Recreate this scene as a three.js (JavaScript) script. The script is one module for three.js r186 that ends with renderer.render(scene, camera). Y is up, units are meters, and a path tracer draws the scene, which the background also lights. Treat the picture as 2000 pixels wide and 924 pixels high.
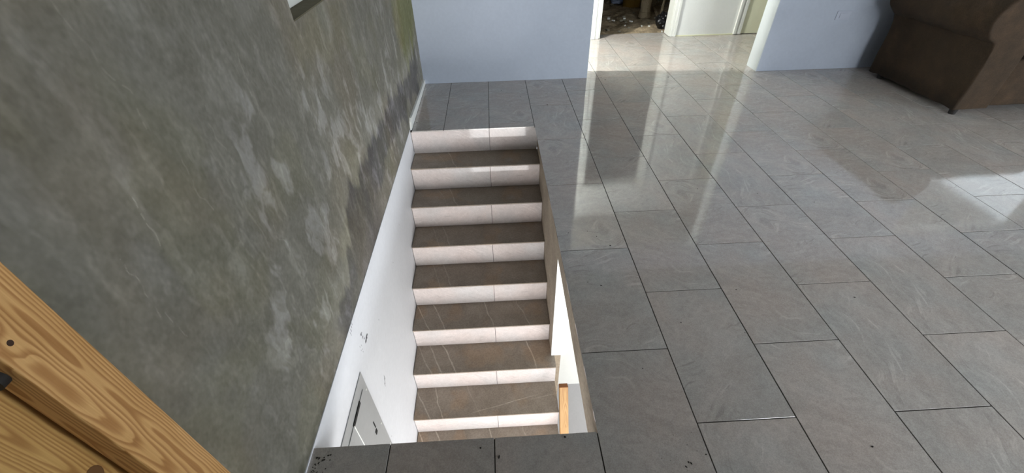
import * as THREE from 'three';
import { RoundedBoxGeometry } from 'three/addons/geometries/RoundedBoxGeometry.js';
import { mergeGeometries, mergeVertices } from 'three/addons/utils/BufferGeometryUtils.js';
import { RectAreaLightUniformsLib } from 'three/addons/lights/RectAreaLightUniformsLib.js';

// ---------------------------------------------------------------- camera, sky, daylight, exposure
RectAreaLightUniformsLib.init();
const scene = new THREE.Scene();
const renderer = new THREE.WebGLRenderer({ antialias: true });
renderer.toneMapping = THREE.LinearToneMapping;
renderer.toneMappingExposure = 1.0;
renderer.shadowMap.enabled = true;
const camera = new THREE.PerspectiveCamera(58.504, 2000 / 924, 0.02, 80);
camera.position.set(-0.292, 1.4212, 0.9659);
camera.rotation.order = 'YXZ';
camera.rotation.set(-0.69656, -0.03352, -0.02425);
scene.add(camera);
scene.background = new THREE.Color().setRGB(2.0, 2.22, 2.4);          // even, bright overcast sky

function daylight(color, radiance, w, h, pos, target) {              // daylight arriving through one opening
  const l = new THREE.RectAreaLight(new THREE.Color().setRGB(...color), radiance, w, h);
  l.position.set(...pos); l.lookAt(...target); scene.add(l); return l;
}
daylight([0.93, 0.97, 1.0], 17, 2.6, 1.55, [6.93, 1.25, 2.0], [0, 1.25, 2.0]);        // window_3, right wall
daylight([0.95, 0.98, 1.0], 16, 2.2, 1.35, [2.9, 1.35, 4.13], [2.9, 1.35, 0]);       // window_4, wall behind the camera
daylight([1.0, 0.98, 0.97], 10.5, 1.2, 1.1, [1.6, -1.3, 2.18], [1.6, -1.3, 0]);          // window_5, lower floor
daylight([1.0, 0.97, 0.955], 9.5, 1.2, 2.0, [-0.175, -1.67, 2.18], [-0.175, -1.67, 0]);  // doorway of the lower floor

// ---------------------------------------------------------------- measures
const CW = 0.345, CL = 0.60145;             // floor tile
const RH = 0.1919, TD = 0.223, ZS = -2.017; // stair riser, tread, top nosing
const XW = -0.945, XE = 0.0236;             // left wall, right end of the upper steps
const ZN = 0.309, ZF = -2.02;               // near and far edge of the stair opening
const ZB = -3.005, ZH = -4.27, YC = 2.6, YL = -14 * RH;

// ---------------------------------------------------------------- helpers
let seed = 7;
const rnd = () => { seed = (seed * 1664525 + 1013904223) >>> 0; return seed / 4294967296; };
const rr = (a, b) => a + (b - a) * rnd();
const names = {};
function numbered(n) { const k = names[n] = (names[n] ?? -1) + 1; return k ? n + '_' + String(k).padStart(3, '0') : n; }
function mesh(name, geo, m, parent = scene) {
  const o = new THREE.Mesh(geo, m); o.name = parent === scene ? numbered(name) : name; parent.add(o); return o;
}
function group(name, pos = [0, 0, 0]) { const g = new THREE.Group(); g.name = numbered(name); g.position.set(...pos); scene.add(g); return g; }
function tag(o, label, category, extra = {}) { Object.assign(o.userData, { label, category }, extra); return o; }
const S = { kind: 'structure' };
function planar(geo) {                                               // uv in metres, by the way each face points
  const g = geo.index ? geo.toNonIndexed() : geo; const p = g.attributes.position, uv = new Float32Array(p.count * 2);
  const a = new THREE.Vector3(), b = new THREE.Vector3(), c = new THREE.Vector3();
  for (let i = 0; i < p.count; i += 3) {
    a.fromBufferAttribute(p, i); b.fromBufferAttribute(p, i + 1).sub(a); c.fromBufferAttribute(p, i + 2).sub(a); b.cross(c);
    const x = Math.abs(b.x), y = Math.abs(b.y), z = Math.abs(b.z);
    for (let k = 0; k < 3; k++) {
      const X = p.getX(i + k), Y = p.getY(i + k), Z = p.getZ(i + k); const j = (i + k) * 2;
      if (x >= y && x >= z) { uv[j] = Z; uv[j + 1] = Y; } else if (y >= z) { uv[j] = X; uv[j + 1] = Z; } else { uv[j] = X; uv[j + 1] = Y; }
    }
  }
  g.setAttribute('uv', new THREE.BufferAttribute(uv, 2)); return g;
}
function box(x0, x1, y0, y1, z0, z1, r = 0) {
  const w = x1 - x0, h = y1 - y0, d = z1 - z0;
  const g = r ? new RoundedBoxGeometry(w, h, d, 2, Math.min(r, w / 2.01, h / 2.01, d / 2.01)) : new THREE.BoxGeometry(w, h, d);
  g.translate((x0 + x1) / 2, (y0 + y1) / 2, (z0 + z1) / 2); return planar(g);
}
const merge = (...gs) => mergeGeometries(gs.map(g => g.index ? g.toNonIndexed() : g));
function bar(a, b, w, h, r = 0.002) {                                // straight piece of lumber from a to b
  const A = new THREE.Vector3(...a), B = new THREE.Vector3(...b), L = A.distanceTo(B);
  const g = new RoundedBoxGeometry(w, L, h, 1, r).translate(0, L / 2, 0); const pg = planar(g); pg.translate(0, -L / 2, 0);
  pg.applyQuaternion(new THREE.Quaternion().setFromUnitVectors(new THREE.Vector3(0, 1, 0), B.clone().sub(A).normalize()));
  pg.translate(...A.clone().add(B).multiplyScalar(0.5).toArray()); return pg;
}
function prismX(pts, x0, x1) {                                       // outline in (z, y), swept along x
  const s = new THREE.Shape(pts.map(([z, y]) => new THREE.Vector2(z, y)));
  const g = new THREE.ExtrudeGeometry(s, { depth: x1 - x0, bevelEnabled: false });
  const p = g.attributes.position;
  for (let i = 0; i < p.count; i++) { const z = p.getX(i), y = p.getY(i), d = p.getZ(i); p.setXYZ(i, x1 - d, y, z); }
  g.computeVertexNormals(); return planar(g);
}
// noise with a period, so that textures repeat without a seam
function hash(x, y, s) { let h = Math.imul(x, 374761393) ^ Math.imul(y, 668265263) ^ Math.imul(s, 1442695041); h = Math.imul(h ^ (h >>> 13), 1274126177); return ((h ^ (h >>> 16)) >>> 0) / 4294967296; }
function vn(x, y, px, py, s) {
  const xi = Math.floor(x), yi = Math.floor(y), fx = x - xi, fy = y - yi, u = fx * fx * fx * (fx * (fx * 6 - 15) + 10), v = fy * fy * fy * (fy * (fy * 6 - 15) + 10);
  const X0 = ((xi % px) + px) % px, X1 = (X0 + 1) % px, Y0 = ((yi % py) + py) % py, Y1 = (Y0 + 1) % py;
  const a = hash(X0, Y0, s), b = hash(X1, Y0, s), c = hash(X0, Y1, s), d = hash(X1, Y1, s);
  return a + (b - a) * u + (c - a) * v + (a - b - c + d) * u * v;
}
function fbm(x, y, px, py, s, o = 4, g = 0.5) { let t = 0, w = 1, n = 0; for (let i = 0; i < o; i++) { t += w * vn(x, y, px, py, s + i * 17); n += w; w *= g; x *= 2; y *= 2; px *= 2; py *= 2; } return t / n; }
function tex(w, h, fn, srgb = true) {
  const d = new Uint8Array(w * h * 4), c = [0, 0, 0];
  for (let j = 0; j < h; j++) for (let i = 0; i < w; i++) { fn((i + 0.5) / w, (j + 0.5) / h, c, i, j); const k = (j * w + i) * 4; d[k] = Math.max(0, Math.min(255, c[0])); d[k + 1] = Math.max(0, Math.min(255, c[1])); d[k + 2] = Math.max(0, Math.min(255, c[2])); d[k + 3] = 255; }
  const t = new THREE.DataTexture(d, w, h); t.wrapS = t.wrapT = THREE.RepeatWrapping; t.magFilter = THREE.LinearFilter; t.minFilter = THREE.LinearMipmapLinearFilter; t.generateMipmaps = true;
  if (srgb) t.colorSpace = THREE.SRGBColorSpace; t.needsUpdate = true; return t;
}
const sized = (t, w, h, ox = 0, oy = 0) => { t.repeat.set(1 / w, 1 / h); t.offset.set(ox, oy); return t; };
const sm = (a, b, x) => { x = Math.max(0, Math.min(1, (x - a) / (b - a))); return x * x * (3 - 2 * x); };
const std = (o) => new THREE.MeshStandardMaterial(o);
const phy = (o) => new THREE.MeshPhysicalMaterial(o);

// ---------------------------------------------------------------- materials
// greige stone-look porcelain: flowing strata with pale strokes, five prints
function stoneTex(s, w, h, base, amp, th, sx, sy) {                   // sx, sy: size of the printed piece in metres
  const ct = Math.cos(th), sn = Math.sin(th);
  return tex(w, h, (u, v, c) => {
    const x = u * sx + 3, y = v * sy + 3;
    const w1 = fbm(x * 4.2, y * 4.2, 256, 256, s, 3) - 0.5, w2 = fbm(x * 4.2 + 9, y * 4.2 + 5, 256, 256, s + 5, 3) - 0.5;
    const a = x * ct + y * sn + w1 * 0.19, b = -x * sn + y * ct + w2 * 0.15;
    const st = fbm(a * 24 + 90, b * 4.5 + 90, 512, 512, s + 11, 5, 0.62) - 0.5;
    const wisp = sm(0.62, 0.76, fbm(a * 85 + 30, b * 7 + 60, 1024, 512, s + 23, 3, 0.45)) * sm(0.54, 0.70, fbm(x * 7, y * 5, 256, 256, s + 51, 2));
    const big = fbm(x * 3.2, y * 3.2, 256, 256, s + 31, 3) - 0.5, fine = fbm(x * 420, y * 420, 2048, 2048, s + 41, 2) - 0.5, mid = fbm(x * 60, y * 60, 512, 512, s + 43, 3) - 0.5;
    const crack = sm(0.70, 0.82, fbm(a * 60 + 10, b * 9 + 70, 512, 512, s + 61, 3)) * sm(0.52, 0.66, fbm(x * 7 + 3, y * 7, 256, 256, s + 71, 2));
    const st2 = fbm(a * 75 + 20, b * 20 + 50, 1024, 1024, s + 91, 4, 0.62) - 0.5;
    const t = amp * (st2 * 12 + st * 15 + big * 15 + fine * 30 + mid * 14 + wisp * 15 - crack * 15);
    const warm = (fbm(x * 5 + 50, y * 5, 256, 256, s + 81, 3) - 0.5) * 12;
    c[0] = base[0] + t + warm; c[1] = base[1] + t; c[2] = base[2] + t - warm * 0.4;
  });
}
const floorMats = [], riserMats = [], treadMats = [];
for (let k = 0; k < 5; k++) {
  const t = stoneTex(100 + k * 131, 320, 560, [179, 173, 168], 1, [1.25, 0.35, 1.9, 0.9, 1.5][k], 0.345, 0.6);
  for (let q = 0; q < 2; q++) { const g = [1.0, 0.96, 0.98, 0.95, 1.0, 0.97, 0.99, 0.96, 0.97, 1.0][k * 2 + q]; floorMats.push(phy({ map: t, color: new THREE.Color().setRGB(g, g, g), roughness: 0.06, ior: 1.72, bumpMap: t, bumpScale: 0.00012 })); }
}
for (let k = 0; k < 3; k++) { const t = stoneTex(900 + k * 77, 512, 160, [205, 197, 194], 0.75, [1.3, 1.0, 1.7][k], 0.6, 0.19); riserMats.push(phy({ map: t, roughness: 0.06, ior: 1.42, bumpMap: t, bumpScale: 0.0001 })); }
// treads: dusty brown-grey porcelain with thin cream veins running aslant
function treadTex(s, veins) {
  return tex(640, 160, (u, v, c) => {
    const X = u * 0.966, Y = v * 0.223, wob = (fbm(X * 9, Y * 9, 64, 64, s, 3) - 0.5) * 0.03;
    let vein = 0;
    for (const [x, sl, wd, a, y0, y1] of veins) { const d = Math.abs(X - x - (Y - 0.11) * sl - wob); vein = Math.max(vein, a * (1 - sm(wd * 0.4, wd, d)) * sm(y0 - 0.02, y0 + 0.02, Y) * (1 - sm(y1 - 0.02, y1 + 0.02, Y)) * (0.45 + 0.9 * fbm(X * 30, Y * 30, 64, 64, s + 3, 2))); }
    const n = (fbm(X * 12, Y * 12, 64, 64, s + 7, 4) - 0.5) * 26 + (fbm(X * 160, Y * 160, 512, 512, s + 9, 2) - 0.5) * 24, rust = sm(0.55, 0.8, fbm(X * 7 + 4, Y * 7, 64, 64, s + 15, 3)) * 9;
    c[0] = 137 + n + vein * 42 + rust; c[1] = 126 + n + vein * 42 + rust * 0.2; c[2] = 114 + n + vein * 40 - rust * 0.5;
  });
}
const veinSets = [
  [[0.30, -0.35, 0.006, 0.7, 0, 1], [0.22, -0.4, 0.004, 0.4, 0, 1]],
  [[0.16, -0.35, 0.004, 0.5, 0, 1], [0.24, -0.35, 0.004, 0.6, 0, 1], [0.6, -2.2, 0.004, 0.4, 0, 0.12]],
  [[0.06, -0.55, 0.006, 0.8, 0, 1], [0.18, -0.5, 0.006, 0.9, 0, 1], [0.53, -0.3, 0.005, 0.7, 0, 1], [0.76, -0.35, 0.005, 0.7, 0, 1]],
  [[0.07, -0.5, 0.006, 0.6, 0, 1], [0.15, -0.4, 0.006, 0.8, 0, 1], [0.24, -0.5, 0.007, 1, 0, 1], [0.81, -0.25, 0.006, 0.9, 0, 1]],
  [[0.05, -0.5, 0.006, 0.8, 0, 1], [0.155, -0.3, 0.005, 0.9, 0, 1], [0.74, 4.2, 0.012, 1.0, 0.03, 0.13], [0.84, 5.5, 0.01, 0.8, 0.1, 0.2], [0.40, -0.5, 0.004, 0.4, 0, 1]],
];
for (let k = 0; k < 5; k++) { const t = treadTex(1300 + k * 91, veinSets[k]); treadMats.push(phy({ map: t, roughness: 0.42, ior: 1.45, bumpMap: t, bumpScale: 0.0003 })); }
const groutMat = std({ color: 0x35322e, roughness: 0.95 });
const slabMat = std({ color: 0x8b867e, roughness: 0.95 });

// bare cement render of the left wall: cloudy patches, upright pale smears, damp stains
const WU = 4.2, WV = 2.6, WZ0 = -3.1;
const drips = []; for (let i = 0; i < 150; i++) drips.push([rr(-3, 1), rr(0.1, 1.6), rr(0.04, 0.22), rr(0.004, 0.014), rr(0.2, 1), rr(-0.12, 0.12)]);
const scratches = [[0.322, 0.9, 1.02, 0.0022, 1], [0.405, 0.80, 0.94, 0.0018, 0.9], [0.39, 0.72, 0.80, 0.0018, 0.7], [-0.03, 0.55, 0.68, 0.003, 0.6], [0.16, 0.86, 1.0, 0.003, 0.7], [0.2, 1.08, 1.2, 0.003, 0.6], [-0.2, 0.95, 1.1, 0.004, 0.6], [-0.5, 0.75, 0.98, 0.004, 0.7], [-0.62, 0.78, 1.05, 0.004, 0.7], [-0.3, 0.6, 0.72, 0.003, 0.7], [0.02, 0.9, 1.05, 0.003, 0.5]];
function stampGrid(list, pad) { const G = {}; list.forEach((d) => { for (let z = Math.floor((d[0] - pad) / 0.1); z <= Math.floor((d[0] + pad) / 0.1); z++) (G[z] ??= []).push(d); }); return G; }
const dripGrid = stampGrid(drips, 0.06), scrGrid = stampGrid(scratches, 0.03);
const cementTex = tex(2048, 1280, (u, v, c) => {
  const z = WZ0 + u * WU, y = v * WV;
  const w = fbm(z * 6 + 40, y * 6, 256, 256, 3, 3) - 0.5, w2 = fbm(z * 14 + 90, y * 10, 512, 512, 5, 3) - 0.5;
  let t = (fbm(z * 1.6 + 20, y * 1.3, 256, 256, 11, 3) - 0.5) * 14 + (fbm(z * 13 + 90 + w * 3, y * 7 + w * 3, 256, 256, 21, 5, 0.62) - 0.5) * 30 + (fbm(z * 120 + 400, y * 90, 1024, 1024, 31, 2) - 0.5) * 18;
  // pale lime bloom: small torn clouds drawn out upright
  const cl = fbm(z * 17 + 60 + w2 * 1.1, y * 8 + 9 + w2 * 0.8, 512, 512, 41, 4, 0.6), area = 0.35 + 0.65 * sm(0.40, 0.62, fbm(z * 2.6 + 20, y * 2.4, 64, 64, 51, 2));
  const cloud = sm(0.50, 0.74, cl) * area, streak = sm(0.60, 0.80, fbm(z * 48 + 70 + w2 * 2, y * 5.5 + w * 4, 1024, 512, 45, 3, 0.5)) * (0.25 + 0.75 * area);
  t += cloud * 30 + streak * 13;
  for (const [dz, dy, l, wd, a, sl] of dripGrid[Math.floor(z / 0.1)] || []) { const k = (y - dy) / l; if (k > -1 && k < 1) { const d = Math.abs(z - dz - (y - dy) * sl - w2 * 0.05); if (d < wd) t += 17 * a * (1 - d / wd) * (1 - k * k) * (0.2 + 1.3 * vn(z * 150, y * 60, 1024, 1024, 61)); } }
  for (const [dz, y0, y1, wd, a] of scrGrid[Math.floor(z / 0.1)] || []) if (y > y0 && y < y1) { const d = Math.abs(z - dz - (fbm(y * 14, dz * 50, 256, 256, 71, 3) - 0.5) * 0.05); if (d < wd) t += 30 * a * (1 - d / wd) * sm(0.3, 0.5, vn(y * 90, dz * 40, 512, 512, 73)); }
  // damp, dark grey tide mark running along the foot of the wall towards the far corner
  const jag = (fbm(z * 5 + 30, y * 2.5, 256, 256, 81, 4) - 0.5) * 0.22 + (fbm(z * 22 + 30, y * 3, 256, 256, 83, 2) - 0.5) * 0.10;
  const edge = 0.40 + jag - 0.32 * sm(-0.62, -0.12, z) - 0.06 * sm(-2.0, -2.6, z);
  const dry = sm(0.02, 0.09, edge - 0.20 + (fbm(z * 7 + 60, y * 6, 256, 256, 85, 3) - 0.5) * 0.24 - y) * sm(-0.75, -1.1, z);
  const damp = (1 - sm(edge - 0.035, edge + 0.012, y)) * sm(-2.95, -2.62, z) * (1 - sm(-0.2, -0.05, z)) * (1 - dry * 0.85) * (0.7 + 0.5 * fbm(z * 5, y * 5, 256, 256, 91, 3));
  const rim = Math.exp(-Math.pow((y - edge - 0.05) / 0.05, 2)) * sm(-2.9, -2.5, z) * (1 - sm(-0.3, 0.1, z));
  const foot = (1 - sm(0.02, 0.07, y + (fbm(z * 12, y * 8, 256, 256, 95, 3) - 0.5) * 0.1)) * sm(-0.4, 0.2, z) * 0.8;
  // olive tide stain running down near the far corner
  const ol = (1 - sm(-2.45, -2.1, z + (fbm(z * 3, y * 3, 256, 256, 101, 3) - 0.5) * 0.4)) * sm(0.30, 0.55, y + (fbm(z * 14, y * 2, 256, 256, 111, 2) - 0.5) * 0.4);
  const brown = sm(0.45, 0.75, fbm(z * 3.4 + 11, y * 2.8, 64, 64, 121, 3)) * 5, olive = sm(0.5, 0.72, fbm(z * 5 + 31, y * 4, 128, 128, 131, 3)) * 4;
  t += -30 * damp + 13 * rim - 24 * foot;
  c[0] = 119 + t + brown * 0.5 - ol * 12; c[1] = 117 + t - ol * 9 - brown * 0.1; c[2] = 107 + t - brown * 0.7 - olive - ol * 34 + damp * 8 + cloud * 4;
});
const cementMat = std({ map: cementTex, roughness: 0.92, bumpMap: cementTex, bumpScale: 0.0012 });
const hash2 = (i, s) => hash(i, 3, s);
// white emulsion of the stair well with its scuffs, chips and pencil-thin gouges
const scuffs = [];
for (let i = 0; i < 18; i++) { const k = i / 17; scuffs.push([-0.292 + k * 0.055 + (hash2(i, 1) - 0.5) * 0.012, -0.195 + k * 0.02 - (hash2(i, 2) - 0.5) * 0.03 + (i > 11 ? 0.04 : 0), 0.004 + hash2(i, 3) * 0.008, 0.003 + hash2(i, 4) * 0.005, 0.35 + 0.4 * hash2(i, 5)]); }
for (let i = 0; i < 5; i++) scuffs.push([-0.212 + hash2(i, 21) * 0.02, -0.150 - i * 0.012, 0.003, 0.006, 0.4]);
for (let i = 0; i < 7; i++) scuffs.push([-0.305 + i * 0.0045, -0.565 - i * 0.006 - hash2(i, 6) * 0.008, 0.0014, 0.016 - i * 0.001 + hash2(i, 7) * 0.01, 0.95]);
for (let i = 0; i < 4; i++) scuffs.push([-0.205 + i * 0.013, 0.0 - i * 0.006, 0.0018, 0.008 + hash2(i, 8) * 0.008, 0.8]);
scuffs.push([-0.464, -0.295, 0.003, 0.004, 0.8], [-0.142, -0.894, 0.004, 0.004, 0.5], [-0.9, -0.3, 0.003, 0.004, 0.6], [-1.2, -0.25, 0.003, 0.003, 0.6]);
const scuffGrid = stampGrid(scuffs, 0.02);
const stairWallTex = tex(1536, 1024, (u, v, c) => {
  const z = -2.3 + u * 3.0, y = -1.9 + v * 2.0;
  let t = (fbm(z * 4 + 40, y * 3 + 20, 256, 256, 7, 4) - 0.5) * 9 + (fbm(z * 60 + 300, y * 60 + 200, 1024, 1024, 9, 2) - 0.5) * 5;
  for (const [sz, sy, a, b, s] of scuffGrid[Math.floor(z / 0.1)] || []) { const d = ((z - sz) / a) ** 2 + ((y - sy) / b) ** 2; if (d < 1.6) t -= 165 * s * (1 - sm(0.5, 1.6, d + fbm(z * 300 + 900, y * 300 + 900, 2048, 2048, 13, 2) * 0.8)); }
  c[0] = 222 + t; c[1] = 224 + t; c[2] = 229 + t;
});
const stairWallMat = std({ map: stairWallTex, roughness: 0.75 });
const paintTex = (s, b, a) => sized(tex(256, 256, (u, v, c) => { const t = (fbm(u * 5, v * 5, 5, 5, s, 4) - 0.5) * a + (fbm(u * 90, v * 90, 90, 90, s + 5, 2) - 0.5) * a * 0.6; c[0] = b[0] + t; c[1] = b[1] + t; c[2] = b[2] + t; }), 1.4, 1.4);
const lavTex = paintTex(201, [183, 192, 207], 9);
const lavMat = std({ map: lavTex, roughness: 0.62, bumpMap: lavTex, bumpScale: 0.0006 });
const whiteTex = paintTex(211, [238, 240, 237], 5);
const whiteMat = std({ map: whiteTex, roughness: 0.6 });
const creamMat = std({ map: paintTex(221, [238, 238, 208], 5), roughness: 0.5 });
const ceilMat = std({ map: paintTex(231, [148, 147, 142], 14), roughness: 0.85 });
const glossWhite = std({ map: paintTex(241, [236, 238, 232], 3), roughness: 0.35 });
const tanTex = sized(tex(512, 256, (u, v, c) => { const t = (fbm(u * 8, v * 3, 8, 3, 251, 5, 0.6) - 0.5) * 46 + (fbm(u * 120, v * 60, 120, 60, 257, 2) - 0.5) * 26; c[0] = 166 + t; c[1] = 152 + t * 0.95; c[2] = 134 + t * 0.85; }), 1.2, 0.6);
const tanMat = std({ map: tanTex, roughness: 0.9, bumpMap: tanTex, bumpScale: 0.003 });
const lowFloorMat = phy({ map: paintTex(261, [178, 178, 182], 8), roughness: 0.2 });
// softwood: cathedral arches beside close straight rings
function woodTex(s, cx, base, dark, rings) {
  return sized(tex(256, 2048, (u, v, c) => {
    const x = u * 0.16 + (fbm(u * 3 + 3, v * 9, 64, 64, s, 3) - 0.5) * 0.007, y = v * 1.4, q = Math.abs(x - cx);
    const kd = Math.hypot((x - 0.098) / 0.010, (y - 1.055) / 0.03), k1 = Math.exp(-kd * kd);
    const ring = rings * Math.pow(q / 0.05, 1.35) + y * 11 * Math.exp(-q * q / 0.00045) - k1 * 2.2 + fbm(u * 2, v * 14, 64, 64, s + 3, 2) * 1.5;
    const f = ring - Math.floor(ring), band = sm(0.25, 0.8, f) * (1 - sm(0.86, 1.0, f));
    const fib = (fbm(u * 120, v * 24, 128, 64, s + 9, 2) - 0.5) * 18, tone = (fbm(u * 3, v * 6, 64, 64, s + 19, 3) - 0.5) * 26;
    for (let k = 0; k < 3; k++) c[k] = base[k] + (dark[k] - base[k]) * (band * 0.8) + fib + tone;
  }), 0.16, 1.4, 0.5, 0);
}
const pineMat = std({ map: woodTex(301, 0.100, [204, 158, 98], [158, 108, 54], 11), roughness: 0.55 });
const pineMat2 = std({ map: woodTex(331, 0.075, [190, 150, 86], [150, 106, 52], 6), roughness: 0.6 });
const pineMat3 = std({ map: woodTex(351, 0.09, [174, 136, 82], [152, 108, 58], 8), roughness: 0.55 });
const oldWood = std({ map: woodTex(371, 0.08, [188, 172, 144], [120, 104, 82], 10), roughness: 0.85 });
const fabTex = sized(tex(512, 512, (u, v, c) => { const t = (fbm(u * 7, v * 7, 7, 7, 401, 5, 0.6) - 0.5) * 30 + (fbm(u * 200, v * 200, 200, 200, 411, 1) - 0.5) * 16; c[0] = 55 + t; c[1] = 41 + t * 0.75; c[2] = 25 + t * 0.6; }), 0.6, 0.6);
const fabMat = phy({ map: fabTex, roughness: 0.95, sheen: 0.1, sheenRoughness: 0.6, sheenColor: new THREE.Color(0x6b4a36), bumpMap: fabTex, bumpScale: 0.003 });
const blackMat = std({ color: 0x1b1816, roughness: 0.7 });
const steelMat = std({ map: paintTex(421, [166, 168, 169], 8), roughness: 0.45, metalness: 0.0 });
const soilTex = sized(tex(512, 512, (u, v, c) => { const t = (fbm(u * 10, v * 10, 10, 10, 501, 5, 0.65) - 0.5) * 70 + (fbm(u * 120, v * 120, 120, 120, 511, 2) - 0.5) * 40; c[0] = 150 + t; c[1] = 134 + t * 0.95; c[2] = 110 + t * 0.85; }), 1.2, 1.2);
const soilMat = std({ map: soilTex, roughness: 1, bumpMap: soilTex, bumpScale: 0.012 });
const blockMat = std({ map: paintTex(521, [112, 106, 96], 30), roughness: 0.95 });
const glassMat = phy({ color: 0xffffff, transmission: 1, roughness: 0.02, thickness: 0, ior: 1.45 });

// ---------------------------------------------------------------- floor: slab, grout bed, every tile
const floor = group('floor'); tag(floor, 'glossy greige porcelain tile floor laid in running bond around the stair opening', 'floor', S);
const XR = 7.0, ZFRONT = 4.2, ZSILL = -4.45;
mesh('slab', merge(box(XW, XR, -0.18, -0.011, ZSILL, ZF - 0.015), box(XW, XR, -0.18, -0.011, ZN + 0.004, ZFRONT), box(0.122, XR, -0.18, -0.011, ZF - 0.015, ZN + 0.004)), slabMat, floor);
mesh('grout', merge(box(XW, XR, -0.011, -0.0021, ZSILL, ZF - 0.006), box(XW, XR, -0.011, -0.0021, ZN + 0.006, ZFRONT), box(0.006, XR, -0.011, -0.0021, ZF - 0.006, ZN + 0.006)), groutMat, floor);
mesh('slab_edge', prismX([[-0.775, -0.012], [-0.775, -0.165], [-0.62, -0.172], [-0.35, -0.195], [-0.1, -0.222], [0.05, -0.232], [ZN + 0.01, -0.262], [ZN + 0.01, -0.012]], 0.014, 0.122), tanMat, floor);
function tileGeo(w, d, u0, u1, v0, v1) {                             // chamfered slab, top at 0, centre at its middle
  const c = 0.0007, x = w / 2, z = d / 2, P = [], U = [];
  const ring = (i, y) => [[-x + i, y, -z + i], [-x + i, y, z - i], [x - i, y, z - i], [x - i, y, -z + i]];
  const R0 = ring(c, 0), R1 = ring(0, -c), R2 = ring(0, -0.0092);
  const uv = (p) => [u0 + (u1 - u0) * (p[0] / w + 0.5), v0 + (v1 - v0) * (p[2] / d + 0.5)];
  const quad = (a, b, cc, dd) => { for (const p of [a, b, cc, a, cc, dd]) { P.push(...p); U.push(...uv(p)); } };
  quad(R0[0], R0[1], R0[2], R0[3]);
  for (let i = 0; i < 4; i++) { const j = (i + 1) % 4; quad(R0[j], R0[i], R1[i], R1[j]); quad(R1[j], R1[i], R2[i], R2[j]); }
  const g = new THREE.BufferGeometry(); g.setAttribute('position', new THREE.Float32BufferAttribute(P, 3)); g.setAttribute('uv', new THREE.Float32BufferAttribute(U, 2)); g.computeVertexNormals(); return g;
}
const G = 0.0019, cache = {}, farTiles = []; let tileCount = 0;
function layTile(x0, x1, z0, z1, full, k, n) {                       // full: the uncut tile's rectangle, for the print
  x0 += G; x1 -= G; z0 += G; z1 -= G; if (x1 - x0 < 0.02 || z1 - z0 < 0.02) return;
  const id = Math.floor(hash(k + 50, Math.round(n * 2) + 50, 5) * 10), flip = hash(k + 50, Math.round(n * 2) + 50, 9) < 0.5;
  let u0 = (x0 - full[0]) / CW, u1 = (x1 - full[0]) / CW, v0 = (z0 - full[2]) / CL, v1 = (z1 - full[2]) / CL;
  if (flip) { u0 = 1 - u0; u1 = 1 - u1; v0 = 1 - v0; v1 = 1 - v1; }
  const key = [x1 - x0, z1 - z0, u0, v0].map(t => t.toFixed(4)).join();
  const g = cache[key] ??= tileGeo(x1 - x0, z1 - z0, u0, u1, v0, v1);
  const cx = (x0 + x1) / 2, cz = (z0 + z1) / 2, dy = (hash(k + 9, Math.round(n * 2) + 90, 3) - 0.5) * 0.0009, tx = (hash(k, Math.round(n * 2) + 70, 4) - 0.5) * 0.0022, tz = (hash(k, Math.round(n * 2) + 70, 6) - 0.5) * 0.003;
  if (cx > 5.25 || cz > 0.95) { farTiles.push(g.clone().translate(cx, dy, cz)); return; }
  const m = mesh('tile', g, floorMats[id], floor); m.position.set(cx, dy, cz); m.rotation.set(tx, 0, tz); tileCount++;
}
for (let k = -3; k * CW < XR; k++) for (let n = -7; n <= 7; n++) {
  const off = (k % 2 + 2) % 2 ? 0.5 : 0, zb = -(n + off) * CL, full = [k * CW, (k + 1) * CW, zb - CL, zb];
  const x0 = Math.max(full[0], k === -3 ? XW + 0.015 : XW), x1 = Math.min(full[1], XR), z0 = Math.max(full[2], ZSILL), z1 = Math.min(full[3], ZFRONT);
  if (z1 <= z0) continue;
  if (k < 0) {                                                       // the stair opening interrupts the three left columns
    if (z0 < ZF) { const b = Math.min(z1, ZF); if (k === -1 && z0 > -2.2) continue; layTile(x0, x1, z0, k === -1 && z1 < -2.05 && z1 > -2.2 ? ZF : b, full, k, n + off); }
    if (z1 > ZN) layTile(k === -3 ? XW - 0.001 : x0, x1, Math.max(z0, ZN), z1, full, k, n + off);
  } else layTile(x0, x1, z0, z1, full, k, n + off);
}
if (farTiles.length) { const m = mesh('tile_field', mergeGeometries(farTiles), floorMats[0], floor); m.userData.kind = 'stuff'; }

// ---------------------------------------------------------------- walls of the upper floor
const wallL = group('wall_left'); tag(wallL, 'bare grey cement wall above a white painted stair well wall', 'wall', S);
const wl = (g) => { const uv = g.attributes.uv; for (let i = 0; i < uv.count; i++) uv.setXY(i, (uv.getX(i) - WZ0) / WU, uv.getY(i) / WV); return g; };
const W1 = { z0: -1.75, z1: -0.600, y0: 1.082, y1: 1.95 };
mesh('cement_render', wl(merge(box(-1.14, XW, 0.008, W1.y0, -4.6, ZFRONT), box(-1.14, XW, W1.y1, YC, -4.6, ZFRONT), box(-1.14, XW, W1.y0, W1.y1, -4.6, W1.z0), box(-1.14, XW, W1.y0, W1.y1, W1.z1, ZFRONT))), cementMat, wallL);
{ const g = merge(box(-1.14, XW + 0.003, YL, 0.008, -2.05, 0.40), box(-1.14, XW, YL, 0.008, 0.40, 2.4)); const uv = g.attributes.uv; for (let i = 0; i < uv.count; i++) uv.setXY(i, (uv.getX(i) + 2.3) / 3.0, (uv.getY(i) + 1.9) / 2.0); mesh('painted_lower_wall', g, stairWallMat, wallL); }
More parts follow.
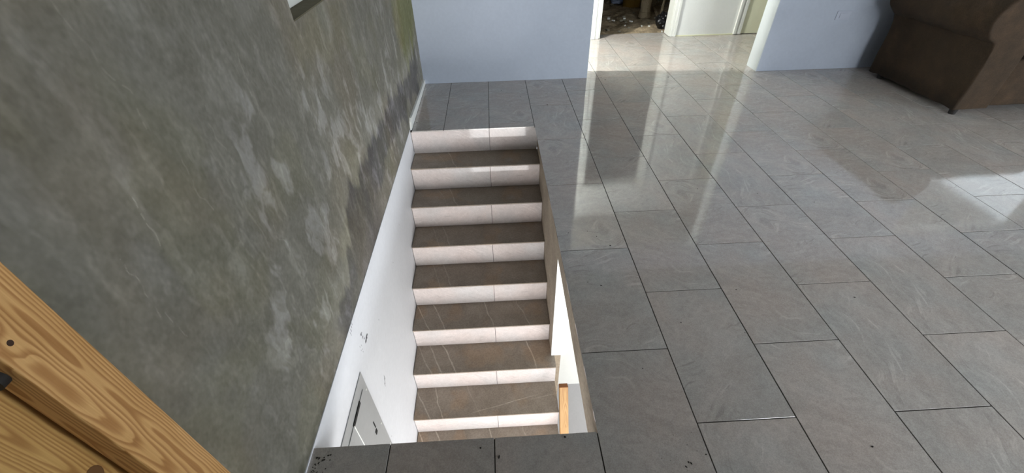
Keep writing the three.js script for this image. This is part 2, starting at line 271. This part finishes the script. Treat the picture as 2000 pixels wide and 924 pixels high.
tag(mesh('baseboard_left', prismX([[-2.045, 0.0], [-2.075, 0.05], [-2.10, 0.072], [-2.2, 0.066], [-2.5, 0.055], [-2.8, 0.045], [ZB, 0.042], [ZB, -0.008], [-2.045, -0.008]], XW, XW + 0.014), whiteMat), 'white plaster fillet along the cement wall beside the landing', 'baseboard', S);

const wallB = group('wall_back'); tag(wallB, 'pale lavender painted wall across the room with an opening to the hallway', 'wall', S);
const O = { x0: 0.582, x1: 2.21, y1: 2.3 }, ZB2 = -3.2, W2 = { x0: 4.75, x1: 6.5, y0: 1.25, y1: 2.2 };
mesh('wall_panel', box(XW, O.x0, 0.001, YC, ZB2, ZB), lavMat, wallB);
mesh('wall_panel', merge(box(O.x1, W2.x0, 0.001, YC, ZB2, ZB - 0.015), box(W2.x0, W2.x1, 0.001, W2.y0, ZB2, ZB - 0.015), box(W2.x0, W2.x1, W2.y1, YC, ZB2, ZB - 0.015), box(W2.x1, XR, 0.001, YC, ZB2, ZB - 0.015)), lavMat, wallB);
mesh('lintel', box(O.x0, O.x1, O.y1, YC, ZB2, ZB - 0.015), lavMat, wallB);
tag(mesh('trim_1', merge(box(O.x1 - 0.006, O.x1, 0.001, O.y1, ZB2, ZB - 0.014)), std({ map: paintTex(245, [206, 213, 217], 4), roughness: 0.5 })), 'bright white reveal on the right side of the hallway opening', 'trim', S);
const wallR = group('wall_right'); tag(wallR, 'pale painted side wall with a wide window', 'wall', S);
const W3 = { z0: 0.65, z1: 3.35, y0: 0.45, y1: 2.05 };
mesh('wall_panel', merge(box(XR, XR + 0.2, -0.18, W3.y0, ZB2, ZFRONT), box(XR, XR + 0.2, W3.y1, YC, ZB2, ZFRONT), box(XR, XR + 0.2, W3.y0, W3.y1, ZB2, W3.z0), box(XR, XR + 0.2, W3.y0, W3.y1, W3.z1, ZFRONT)), lavMat, wallR);
const wallF = group('wall_front'); tag(wallF, 'pale painted wall with a window on the near side of the room', 'wall', S);
const W4 = { x0: 1.75, x1: 4.05, y0: 0.65, y1: 2.05 };
mesh('wall_panel', merge(box(-1.14, W4.x0, -0.18, YC, ZFRONT, ZFRONT + 0.2), box(W4.x1, XR + 0.2, -0.18, YC, ZFRONT, ZFRONT + 0.2), box(W4.x0, W4.x1, -0.18, W4.y0, ZFRONT, ZFRONT + 0.2), box(W4.x0, W4.x1, W4.y1, YC, ZFRONT, ZFRONT + 0.2)), lavMat, wallF);
tag(mesh('wall_partition', box(XW, 1.3, 0.001, YC, 1.75, 1.87), lavMat), 'pale partition wall behind the viewer', 'wall', S);
tag(mesh('ceiling', box(-1.14, XR + 0.2, YC, YC + 0.15, -8.2, ZFRONT + 0.2), ceilMat), 'flat bare concrete ceiling over the room', 'ceiling', S);

// windows: frames, mullions and panes in the real openings
function paneWindow(n, axis, a0, a1, y0, y1, at, label, panes = 2) {
  const g = group(n); tag(g, label, 'window', S);
  const b = (p0, p1, q0, q1, t0, t1) => axis === 'x' ? box(p0, p1, q0, q1, at + t0, at + t1, 0.004) : box(at + t0, at + t1, q0, q1, p0, p1, 0.004);
  const f = 0.05, mid = panes > 1 ? (a0 + a1) / 2 : a1 - 2 * f;
  mesh('window_frame', merge(b(a0, a1, y0, y0 + f, -0.03, 0.03), b(a0, a1, y1 - f, y1, -0.03, 0.03), b(a0, a0 + f, y0 + f, y1 - f, -0.03, 0.03), b(a1 - f, a1, y0 + f, y1 - f, -0.03, 0.03), b(mid - 0.025, mid + 0.025, y0 + f, y1 - f, -0.02, 0.02)), glossWhite, g);
  mesh('pane', b(a0 + f, mid - 0.025, y0 + f, y1 - f, -0.003, 0.003), glassMat, g); mesh('pane', b(mid + 0.025, a1 - f, y0 + f, y1 - f, -0.003, 0.003), glassMat, g);
}
{ // closed white metal louvres in the cement wall
  const g = group('window_1'); tag(g, 'closed white louvre window recessed in the cement wall', 'window', S);
  mesh('window_sill', box(-1.10, XW - 0.001, W1.y0 - 0.0, W1.y0 + 0.004, W1.z0, W1.z1), std({ map: paintTex(431, [104, 98, 78], 24), roughness: 0.95 }), g);
  mesh('window_frame', merge(box(-1.09, -1.02, W1.y0 + 0.004, W1.y0 + 0.035, W1.z0, W1.z1, 0.003), box(-1.09, -1.02, W1.y1 - 0.04, W1.y1, W1.z0, W1.z1, 0.003), box(-1.09, -1.02, W1.y0 + 0.035, W1.y1 - 0.04, W1.z0, W1.z0 + 0.04, 0.003), box(-1.09, -1.02, W1.y0 + 0.035, W1.y1 - 0.04, W1.z1 - 0.04, W1.z1, 0.003)), glossWhite, g);
  for (let y = W1.y0 + 0.04; y < W1.y1 - 0.1; y += 0.085) { const s = box(-0.004, 0.004, 0, 0.088, W1.z0 + 0.04, W1.z1 - 0.04, 0.002); s.rotateZ(0.14); s.translate(-1.05, y, 0); mesh('louvre', s, glossWhite, g); }
  mesh('backing', box(-1.14, -1.10, W1.y0, W1.y1, W1.z0, W1.z1), glossWhite, g);
}
paneWindow('window_2', 'x', W2.x0, W2.x1, W2.y0, W2.y1, ZB - 0.12, 'daylit window in the back wall above the sofa', 1);
paneWindow('window_3', 'z', W3.z0, W3.z1, W3.y0, W3.y1, XR + 0.1, 'wide daylit window in the side wall');
paneWindow('window_4', 'x', W4.x0, W4.x1, W4.y0, W4.y1, ZFRONT + 0.1, 'daylit window in the wall on the near side');

// ---------------------------------------------------------------- hallway and the earth-floored room behind it
const wallH = group('wall_hall'); tag(wallH, 'white hallway wall with a doorway into a dark unfinished room', 'wall', S);
const D = { x0: 0.95, x1: 1.80, y1: 2.06 };
mesh('wall_panel', box(XW, D.x0, 0.001, YC, ZH - 0.15, ZH), whiteMat, wallH);
mesh('wall_panel', box(D.x1, 2.59, 0.001, YC, ZH - 0.15, ZH), whiteMat, wallH);
mesh('wall_panel', box(3.40, 4.3, 0.001, YC, ZH - 0.15, ZH), creamMat, wallH);
mesh('wall_panel', merge(box(D.x0, D.x1, D.y1, YC, ZH - 0.15, ZH), box(2.59, 3.40, D.y1, YC, ZH - 0.15, ZH)), whiteMat, wallH);
mesh('caulk_bead', box(1.835, 2.55, 0.001, 0.012, ZH, ZH + 0.008), creamMat, wallH);
tag(mesh('wall_hall_end', box(4.2, 4.35, 0.001, YC, ZH - 0.15, ZB2), whiteMat), 'white end wall of the hallway', 'wall', S);
function casing(n, parts, label) { const g = group(n); tag(g, label, 'door frame', S); for (const [nm, ge] of parts) mesh(nm, ge, glossWhite, g); return g; }
casing('door_1', [
  ['casing', merge(box(0.855, 0.905, 0.001, 2.14, ZH, ZH + 0.022, 0.004), box(0.905, 0.95, 0.001, 2.1, ZH, ZH + 0.012, 0.003))],
  ['casing', merge(box(1.80, 1.828, 0.001, 2.1, ZH, ZH + 0.014, 0.003), box(1.828, 1.862, 0.001, 2.14, ZH, ZH + 0.02, 0.005))],
  ['head_casing', merge(box(0.855, 1.862, 2.14, 2.19, ZH, ZH + 0.022, 0.004), box(0.905, 1.828, 2.06, 2.14, ZH, ZH + 0.012, 0.003))],
  ['jamb', box(0.95, 0.968, 0.004, D.y1, ZH - 0.16, ZH + 0.004, 0.003)],
  ['jamb', box(1.782, 1.80, 0.004, D.y1, ZH - 0.16, ZH + 0.004, 0.003)],
  ['head_jamb', box(0.968, 1.782, D.y1 - 0.018, D.y1, ZH - 0.16, ZH + 0.004, 0.003)],
], 'white casing of the open doorway to the dark room');
const d2 = casing('door_2', [
  ['casing', merge(box(2.545, 2.575, 0.006, 2.14, ZH, ZH + 0.024, 0.005), box(2.575, 2.60, 0.006, 2.1, ZH, ZH + 0.014, 0.003), box(2.60, 2.635, 0.006, 2.1, ZH, ZH + 0.018, 0.004))],
  ['casing', box(3.38, 3.46, 0.006, 2.14, ZH, ZH + 0.022, 0.005)],
  ['head_casing', box(2.545, 3.46, 2.06, 2.14, ZH, ZH + 0.022, 0.005)],
], 'cream door leaf in a white moulded casing at the hallway end');
mesh('door_leaf', box(2.635, 3.38, 0.006, 2.06, ZH - 0.04, ZH - 0.002, 0.003), creamMat, d2);
tag(mesh('floor_earth', (() => { const g = new THREE.PlaneGeometry(2.8, 3.7, 140, 180); g.rotateX(-Math.PI / 2); g.translate(1.6, 0, -6.3); const p = g.attributes.position; for (let i = 0; i < p.count; i++) { const x = p.getX(i), z = p.getZ(i), e = sm(-4.46, -4.56, z); p.setY(i, -0.03 + e * ((fbm(x * 5 + 30, z * 5 + 90, 256, 256, 601, 4) - 0.5) * 0.10 + (fbm(x * 40 + 30, z * 40 + 400, 1024, 1024, 611, 2) - 0.5) * 0.016)); } g.computeVertexNormals(); return planar(g); })(), soilMat), 'loose earth floor of the unfinished room behind the doorway', 'floor', S);
tag(mesh('wall_unfinished_left', box(0.2, 0.3, -0.2, YC, -8.1, ZH - 0.15), blockMat), 'raw side wall of the dark room', 'wall', S);
tag(mesh('wall_unfinished_right', box(2.9, 3.0, -0.2, YC, -8.1, ZH - 0.15), blockMat), 'raw right wall of the dark room', 'wall', S);
tag(mesh('wall_unfinished_back', box(0.2, 3.0, -0.2, YC, -8.2, -8.1), blockMat), 'raw far wall of the dark room', 'wall', S);

// ---------------------------------------------------------------- staircase
const stair = group('staircase'); tag(stair, 'tiled staircase descending towards the viewer between white and tan walls', 'staircase');
const XS = XW + 0.004, xr = (i) => i >= 6 ? 0.048 : XE - 0.0006;
{ // cast core under the tiles
  for (const [a, b, x1] of [[0, 6, XE - 0.0006], [6, 14, 0.046]]) {
    const pts = [];
    for (let i = a; i < b; i++) { const z = ZS + i * TD - 0.020; pts.push([z, -i * RH - 0.013], [z, -(i + 1) * RH - 0.013]); }
    const zl = ZS + b * TD - 0.020; pts.push([zl, -b * RH - 0.013]);
    if (b === 14) { pts.pop(); pts[pts.length - 1] = [pts[pts.length - 1][0], YL + 0.001]; pts.push([ZS + a * TD - 0.02, YL + 0.001]); }
    else pts.push([zl, YL + 0.001], [ZS + a * TD - 0.02, YL + 0.001]);
    mesh('core', prismX(pts.reverse(), XS, x1), tanMat, stair);
  }
}
function uvRect(g, ax, u0, u1, v0, v1) {                             // print fitted to one cut piece; ax: axes of u and v
  const p = g.attributes.position, uv = g.attributes.uv; for (let i = 0; i < p.count; i++) uv.setXY(i, (p.getComponent(i, ax[0]) - u0) / (u1 - u0), (p.getComponent(i, ax[1]) - v0) / (v1 - v0)); return g;
}
for (let i = 0; i < 14; i++) {
  const zf = ZS + i * TD - 0.0098, y1 = -i * RH - (i ? 0.0105 : 0.0105), y0 = -(i + 1) * RH + 0.0015, xj = -0.347 - 0.0035 * i, so = (i * 0.37) % 1;
  mesh('riser_tile', uvRect(box(XS + 0.003, xj - 0.0012, y0, y1, zf - 0.010, zf, 0.0012), [0, 1], XS - so * 0.1, XS + 0.62 - so * 0.1, y0 - 0.01, y1 + 0.01), riserMats[i % 3], stair);
  mesh('riser_tile', uvRect(box(xj + 0.0012, xr(i) - 0.001, y0, y1, zf - 0.010, zf, 0.0012), [0, 1], xj - 0.1, xj + 0.5, y0 - 0.01, y1 + 0.01), riserMats[(i + 1) % 3], stair);
  mesh('riser_joint', box(xj - 0.003, xj + 0.003, y0, y1, zf - 0.009, zf - 0.0015), groutMat, stair);
  if (i < 13) {
    const t = [0, 0, 1, 1, 2, 3, 4, 2, 3, 1, 4, 2, 0][i], yt = -(i + 1) * RH, zt = ZS + (i + 1) * TD;
    mesh('tread_tile', uvRect(box(XS + 0.003, xr(i + 1) - 0.001, yt - 0.0100, yt, zf - 0.004, zt, 0.0016), [0, 2], XS, XS + 0.99, zt, zf), treadMats[t], stair);
  }
}
const wallS = group('wall_stair'); tag(wallS, 'tan cement side wall on the right of the stairs ending halfway down', 'wall', S);
mesh('cement_render', merge(box(XE, 0.122, YL, -0.0115, -2.035, -0.915), box(XE, 0.122, -6 * RH, -0.0115, -0.915, -0.782)), tanMat, wallS);
mesh('end_plaster', box(XE, 0.122, -6 * RH, -0.166, -0.782, -0.775), whiteMat, wallS);

// ---------------------------------------------------------------- lower floor
tag(mesh('floor_lower', box(-1.14, 2.7, YL - 0.15, YL, -3.2, 2.4), lowFloorMat), 'pale floor of the storey below', 'floor', S);
tag(mesh('wall_lower_back', box(0.05, 2.5, YL, -0.18, -1.6, -1.45), whiteMat), 'bright white wall of the lower room beside the stairs', 'wall', S);
tag(mesh('wall_lower_right', box(2.5, 2.7, YL, -0.18, -1.6, 2.4), whiteMat), 'white side wall of the lower room', 'wall', S);
tag(mesh('wall_lower_front', merge(box(-1.14, -0.8, YL, -0.18, 2.2, 2.4), box(0.45, 0.95, YL, -0.18, 2.2, 2.4), box(2.25, 2.7, YL, -0.18, 2.2, 2.4), box(0.95, 2.25, YL, -1.9, 2.2, 2.4), box(0.95, 2.25, -0.7, -0.18, 2.2, 2.4), box(-0.8, 0.45, YL + 2.08, -0.18, 2.2, 2.4)), whiteMat), 'white lower wall with a doorway to the outside', 'wall', S);
paneWindow('window_5', 'x', 0.95, 2.25, -1.9, -0.7, 2.3, 'daylit window of the lower room');
tag(mesh('ceiling_lower', box(0.122, 2.5, -0.20, -0.181, -1.45, 2.2), whiteMat), 'white soffit of the lower room', 'ceiling', S);
tag(mesh('ground_outside', box(-6, 6, YL - 0.2, YL - 0.02, 2.4, 12), std({ color: 0xc9c5bb, roughness: 0.95 })), 'pale paved ground outside the lower doorway', 'ground', S);

// ---------------------------------------------------------------- things
{ // flush electrical panel in the stair wall
  const p = group('electrical_panel', [XW + 0.003, -0.98, 0.08]); tag(p, 'grey steel electrical panel set in the white stair wall', 'panel');
  const L = (z) => z - 0.08, H = (y) => y + 0.98, dark = std({ color: 0x141414, roughness: 0.8 });
  mesh('cover_plate', box(0, 0.004, H(-0.98), H(-0.219), L(-0.112), L(0.27), 0.001), steelMat, p);
  const d = mesh('door', box(0.004, 0.0075, H(-0.93), H(-0.287), L(-0.068), L(0.225), 0.001), steelMat, p);
  mesh('latch', box(0.0075, 0.0095, H(-0.565), H(-0.515), L(-0.036), L(-0.028), 0.0008), dark, d);
  mesh('handle', box(0.0075, 0.011, H(-0.60), H(-0.575), L(-0.032), L(-0.012), 0.001), dark, d);
  mesh('pressed_rib', box(0.0072, 0.0092, H(-0.9), H(-0.29), L(0.094), L(0.099), 0.001), whiteMat, d);
  mesh('finger_slot', box(0.0040, 0.0078, H(-0.300), H(-0.281), L(-0.01), L(0.10)), dark, p);
  for (const [z, y] of [[-0.094, -0.333], [-0.094, -0.65], [-0.094, -0.87], [0.25, -0.33], [0.25, -0.87]]) { const s = new THREE.CylinderGeometry(0.0045, 0.0045, 0.003, 10); s.rotateZ(Math.PI / 2); s.translate(0.005, H(y), L(z)); mesh('screw', s, glossWhite, p); }
}
{ // leaning pine post at the foot of the visible stairs
  const a = [0.0785, -1.168, -0.545], b = [0.0775, YL + 0.01, 0.245];
  const p = group('pine_post', [0, 0, 0]); tag(p, 'short pine post beside the lowest visible step under the floor edge', 'post');
  mesh('shaft', bar(b, a, 0.058, 0.038), pineMat3, p);
  mesh('end_cap', bar([0.0785, -1.168, -0.545], [0.0785, -1.163, -0.547], 0.0585, 0.0385, 0.001), std({ color: 0x7a4a20, roughness: 0.8 }), p);
}
{ // two pine studs right beside the viewer
  const p = group('pine_stud', [-0.839, 0, 0.649]); tag(p, 'pine stud with arched grain and a knot, nearest the viewer at the left', 'post');
  const g = bar([0, 0, 0], [0, 1.3, 0], 0.038, 0.070, 0.003); mesh('shaft', g, pineMat, p);
  const k = new THREE.SphereGeometry(0.004, 12, 8); k.scale(0.15, 1, 0.8); k.translate(0.019, 1.055, 0.018); mesh('knot', k, std({ color: 0x3a2414, roughness: 0.8 }), p);
  const bo = new THREE.CylinderGeometry(0.012, 0.012, 0.012, 14); bo.rotateX(Math.PI / 2); bo.translate(-0.006, 1.02, 0.039); mesh('bolt_head', bo, blackMat, p);
  const q = group('pine_stud', [-0.8985, 0, 0.715]); tag(q, 'dim yellowish pine stud with a dark knot in the bottom left corner', 'post');
  mesh('shaft', bar([0, 0, 0], [0, 1.3, 0], 0.053, 0.12, 0.003), pineMat2, q);
  const k2 = new THREE.SphereGeometry(0.012, 14, 8); k2.scale(0.12, 1.3, 1); k2.translate(0.0265, 0.80, -0.016); mesh('knot', k2, std({ color: 0x6b4a26, roughness: 0.85 }), q);
}
{ // wall outlet
  const o = group('wall_outlet', [2.826, 0.432, ZB - 0.015]); tag(o, 'painted over outlet plate on the lavender wall left of the sofa', 'outlet');
  const m = std({ color: 0xbcc3d2, roughness: 0.4 });
  mesh('cover_plate', box(-0.062, 0.062, 0, 0.072, 0, 0.007, 0.003), m, o);
  mesh('insert', box(-0.034, 0.034, 0.014, 0.056, 0.007, 0.0115, 0.0015), m, o);
}
{ // brown sofa with rolled arms
  const s = group('sofa', [4.2, 0, -2.42]); tag(s, 'dark brown microfibre sofa with rolled arms against the back wall', 'sofa');
  const lump = (g, amp, f, sd) => { const q = mergeVertices(g, 1e-4); q.computeVertexNormals(); const p = q.attributes.position, n = q.attributes.normal; for (let i = 0; i < p.count; i++) { const x = p.getX(i), y = p.getY(i), z = p.getZ(i); const d = (fbm((x + z) * f + 20, (y - z * 0.6) * f + 20, 256, 256, sd, 3) - 0.5) * amp; p.setXYZ(i, x + n.getX(i) * d, y + n.getY(i) * d, z + n.getZ(i) * d); } q.deleteAttribute('uv'); q.computeVertexNormals(); const uv = []; for (let i = 0; i < p.count; i++) uv.push(p.getX(i) + p.getZ(i), p.getY(i) + 0.3 * p.getZ(i)); q.setAttribute('uv', new THREE.Float32BufferAttribute(uv, 2)); return q; };
  const rb = (x0, x1, y0, y1, z0, z1, r, k = 10) => { const g = new THREE.BoxGeometry(x1 - x0, y1 - y0, z1 - z0, k, k, k); const p = g.attributes.position, hx = (x1 - x0) / 2 - r, hy = (y1 - y0) / 2 - r, hz = (z1 - z0) / 2 - r, v = new THREE.Vector3(), c = new THREE.Vector3(); for (let i = 0; i < p.count; i++) { v.fromBufferAttribute(p, i); c.set(Math.max(-hx, Math.min(hx, v.x)), Math.max(-hy, Math.min(hy, v.y)), Math.max(-hz, Math.min(hz, v.z))); v.sub(c); if (v.lengthSq() > 0) v.setLength(r); v.add(c); p.setXYZ(i, v.x, v.y, v.z); } g.translate((x0 + x1) / 2, (y0 + y1) / 2, (z0 + z1) / 2); g.deleteAttribute('normal'); g.deleteAttribute('uv'); return g; };
  const zb = -0.42, zf = 0.49;
  for (const e of [-1, 1]) {                                          // arm outline in (x, y): upright panel under a fat roll
    const pts = [], N = 40; pts.push([1.02, 0.055]);
    pts.push([1.02, 0.2], [1.022, 0.36], [1.03, 0.46], [1.05, 0.515]);
    for (let i = 0; i <= N; i++) { const a = -0.75 * Math.PI / 2 + (i / N) * 1.72 * Math.PI; pts.push([0.985 + 0.17 * Math.cos(a), 0.66 + 0.145 * Math.sin(a)]); }
    pts.push([0.80, 0.5], [0.78, 0.055]);
    const sh = new THREE.Shape(pts.map(([x, y]) => new THREE.Vector2(e * x, y)));
    const g = new THREE.ExtrudeGeometry(sh, { depth: zf - zb - 0.03, steps: 18, bevelEnabled: true, bevelSize: 0.015, bevelThickness: 0.015, bevelSegments: 3 }); g.translate(0, 0, zb + 0.015); g.deleteAttribute('normal'); g.deleteAttribute('uv');
    mesh('arm', lump(g, 0.04, 7, 701 + e), fabMat, s);
    for (const z of [-0.315, 0.455]) { const f = new THREE.CylinderGeometry(0.03, 0.022, 0.058, 16); f.translate(e * 0.992, 0.029, z); mesh('foot', f, blackMat, s); }
  }
  mesh('front_rail', lump(rb(-0.80, 0.80, 0.045, 0.40, 0.1, 0.47, 0.03, 12), 0.02, 7, 711), fabMat, s);
  mesh('base', rb(-0.80, 0.80, 0.055, 0.38, zb, 0.1, 0.02, 4), fabMat, s).geometry.computeVertexNormals();
  for (let k = 0; k < 2; k++) mesh('seat_cushion', lump(rb(-0.795 + k * 0.8, -0.005 + k * 0.8, 0.40, 0.59, -0.2, 0.52, 0.08, 14), 0.02, 5, 721 + k), fabMat, s);
  for (let k = 0; k < 2; k++) { const g = lump(rb(-0.795 + k * 0.8, -0.005 + k * 0.8, 0, 0.46, -0.12, 0.1, 0.08, 14), 0.03, 5, 731 + k); g.rotateX(-0.16); g.translate(0, 0.56, -0.14); mesh('back_cushion', g, fabMat, s); }
  mesh('backrest', lump(rb(-0.86, 0.86, 0.30, 0.92, zb, zb + 0.2, 0.07, 12), 0.015, 5, 741), fabMat, s);
  s.traverse(o => { if (o.isMesh && !o.geometry.attributes.uv) { const p = o.geometry.attributes.position, uv = []; for (let i = 0; i < p.count; i++) uv.push(p.getX(i) + p.getZ(i), p.getY(i)); o.geometry.setAttribute('uv', new THREE.Float32BufferAttribute(uv, 2)); } });
}
{ // wall lamp in the hallway, hidden behind the lavender wall, that floods the hallway
  const l = group('hall_lamp', [-0.25, 1.95, ZB2 - 0.002]); tag(l, 'round white wall lamp in the hallway behind the lavender wall', 'lamp');
  const bp = new THREE.CylinderGeometry(0.07, 0.07, 0.02, 24); bp.rotateX(Math.PI / 2); bp.translate(0, 0, -0.01); mesh('base_plate', bp, glossWhite, l);
  const gl = new THREE.SphereGeometry(0.055, 24, 16); gl.translate(0, 0, -0.07); mesh('globe', gl, std({ color: 0xffffff, emissive: 0xfff6df, emissiveIntensity: 3 }), l);
  const pl = new THREE.PointLight(new THREE.Color().setRGB(1.0, 0.995, 0.92), 21.5); pl.position.set(0, 0, -0.07); pl.shadow.radius = 2.4; pl.castShadow = true; l.add(pl);
}
// ---- things in the dark room
{ const g = group('timber_prop', [1.82, -0.03, -5.36]); tag(g, 'weathered round timber prop standing in the earth', 'post'); const c = new THREE.CylinderGeometry(0.062, 0.068, 2.2, 16, 6); c.rotateZ(0.03); c.translate(-0.03, 1.09, 0); mesh('trunk', planar(c), oldWood, g); const k = new THREE.CylinderGeometry(0.08, 0.085, 0.07, 12); k.translate(0, 0.035, 0); mesh('footing', planar(k), oldWood, g); }
{ const g = group('wooden_stick'); tag(g, 'thin pale stick leaning upright right of the timber prop', 'stick'); mesh('shaft', bar([2.015, -0.02, -5.28], [2.16, 0.9, -5.52], 0.026, 0.026, 0.004), oldWood, g); }
{ const g = group('wooden_plank'); tag(g, 'narrow plank lying on the earth beside the timber prop', 'plank'); mesh('board', bar([1.945, 0.0, -5.15], [2.06, 0.02, -5.75], 0.03, 0.02, 0.003), oldWood, g); }
{ const g = group('grey_panel', [2.25, -0.02, -5.42]); tag(g, 'grey board leaning against the right side of the dark room', 'board'); const b = box(-0.09, 0.09, 0, 1.2, -0.01, 0.01, 0.003); b.rotateZ(-0.16); mesh('board', b, steelMat, g); }
{ const g = group('plastic_bag', [1.875, -0.03, -4.78]); tag(g, 'crumpled black plastic bag beside the right door jamb', 'bag'); const b = new THREE.IcosahedronGeometry(0.1, 5); const p = b.attributes.position; for (let i = 0; i < p.count; i++) { const x = p.getX(i), y = p.getY(i), z = p.getZ(i), d = 1 + (fbm(x * 22 + 50, (y + z) * 22 + 50, 256, 256, 801, 3) - 0.5) * 0.9; p.setXYZ(i, x * d * 0.75, Math.max(0, y * d * 1.0 + 0.075), z * d * 1.3); } b.computeVertexNormals(); mesh('crumpled_sheet', b, phy({ color: 0x0d0d0e, roughness: 0.4 }), g); }
{ const g = group('yellow_drum', [1.80, -0.04, -5.98]); tag(g, 'dull yellow drum standing behind the timber prop', 'drum'); const b = new THREE.LatheGeometry([[0, 0], [0.12, 0], [0.125, 0.02], [0.125, 0.2], [0.13, 0.21], [0.125, 0.22], [0.125, 0.42], [0.13, 0.43], [0.12, 0.45], [0, 0.45]].map(a => new THREE.Vector2(...a)), 28); mesh('shell', b, std({ color: 0x8a6a26, roughness: 0.7 }), g); }
{ const g = group('blue_rag', [1.68, -0.02, -6.25]); tag(g, 'pale blue rag lying on the earth far inside the dark room', 'rag'); const b = new THREE.IcosahedronGeometry(0.12, 4); const p = b.attributes.position; for (let i = 0; i < p.count; i++) { const x = p.getX(i), y = p.getY(i), z = p.getZ(i), d = 1 + (fbm(x * 20 + 70, (y - z) * 20 + 70, 256, 256, 811, 3) - 0.5) * 1.1; p.setXYZ(i, x * d, Math.max(0, y * d * 0.6 + 0.03), z * d * 0.8); } b.computeVertexNormals(); mesh('cloth', b, std({ color: 0xa9b8d6, roughness: 0.9 }), g); }
{ const gs = []; for (let i = 0; i < 170; i++) { const r = rr(0.006, 0.028), g = new THREE.IcosahedronGeometry(r, 0); g.scale(rr(0.7, 1.6), rr(0.4, 0.8), rr(0.7, 1.4)); g.rotateY(rr(0, 6)); const x = rr(0.5, 2.6), z = rr(-7.2, -4.6); g.translate(x, -0.02, z); if (Math.hypot(x - 1.82, z + 5.36) > 0.15 && Math.hypot(x - 1.87, z + 4.78) > 0.22 && Math.hypot(x - 1.8, z + 5.98) > 0.2) gs.push(g); } const m = mesh('rubble', mergeGeometries(gs), std({ color: 0x8d8778, roughness: 0.95 })); tag(m, 'scattered stones and rubble on the earth floor', 'rubble', { kind: 'stuff' }); }
{ const gs = []; for (const [x, z, l] of [[1.30, -5.25, 0.09], [1.33, -5.12, 0.04], [1.55, -5.05, 0.05], [1.42, -4.85, 0.03], [1.62, -4.8, 0.025], [1.71, -4.78, 0.025], [1.5, -5.2, 0.03], [1.79, -4.52, 0.035]]) { const g = new THREE.BoxGeometry(l, 0.012, l * 0.4); g.rotateY(rr(0, 3)); g.translate(x, -0.005, z); gs.push(g); } const m = mesh('plaster_chips', mergeGeometries(gs), whiteMat); tag(m, 'white plaster chips strewn on the earth floor', 'rubble', { kind: 'stuff' }); }
// ---- grit on the tiles
{ const spots = [[0.063, -0.74], [0.165, -0.746], [0.205, -0.701], [0.259, -0.624, 1.6], [0.155, -0.353, 1.3], [0.442, -0.122, 1.2], [0.892, -1.096], [1.243, -0.209], [0.753, -0.288], [0.877, 0.411, 1.6], [0.142, -2.416, 1.8], [0.716, -2.999, 1.6], [0.743, -2.942, 1.6], [0.594, -2.726, 1.4], [1.338, -2.949, 1.8], [1.674, -2.914, 1.4], [1.763, -3.147, 1.4], [2.024, -3.12, 1.4], [0.334, 0.404], [0.221, 0.083], [-0.11, 0.322, 1.6], [0.27, 0.424], [0.277, 0.428], [0.257, 0.437], [-0.391, 0.342], [-0.331, 0.374, 1.4], [1.218, -1.022], [1.693, -0.714], [0.098, -0.379, 0.8], [0.681, -0.055, 0.9], [1.491, -0.913], [-0.231, -2.771, 1.4], [-0.067, -2.613, 1.3], [-0.909, -2.166, 1.4]];
  const gs = []; const add = (x, z, k) => { const g = new THREE.IcosahedronGeometry(0.0026 * k, 0); g.scale(rr(0.8, 1.9), 0.5, rr(0.6, 1.1)); g.rotateY(rr(0, 6)); g.translate(x, 0.0008 * k, z); gs.push(g); };
  for (const [x, z, k = 1] of spots) add(x, z, k);
  for (let i = 0; i < 26; i++) add(rr(0.17, 0.32), rr(0.33, 0.5), rr(0.25, 0.55));
  for (let i = 0; i < 70; i++) add(rr(0.02, 2.4), rr(-2.9, 0.4), rr(0.2, 0.42));
  for (let i = 0; i < 40; i++) add(XW + 0.017 + Math.pow(rnd(), 2) * 0.05, rr(0.325, 0.43), rr(0.5, 1.1));
  const m = mesh('grit', mergeGeometries(gs), std({ color: 0x2a2724, roughness: 0.95 })); tag(m, 'dark specks of grit scattered over the floor tiles', 'grit', { kind: 'stuff' }); }

scene.traverse(o => { if (o.isMesh) { o.castShadow = true; o.receiveShadow = true; } });
console.log('tiles', tileCount, 'far', farTiles.length);
renderer.render(scene, camera);
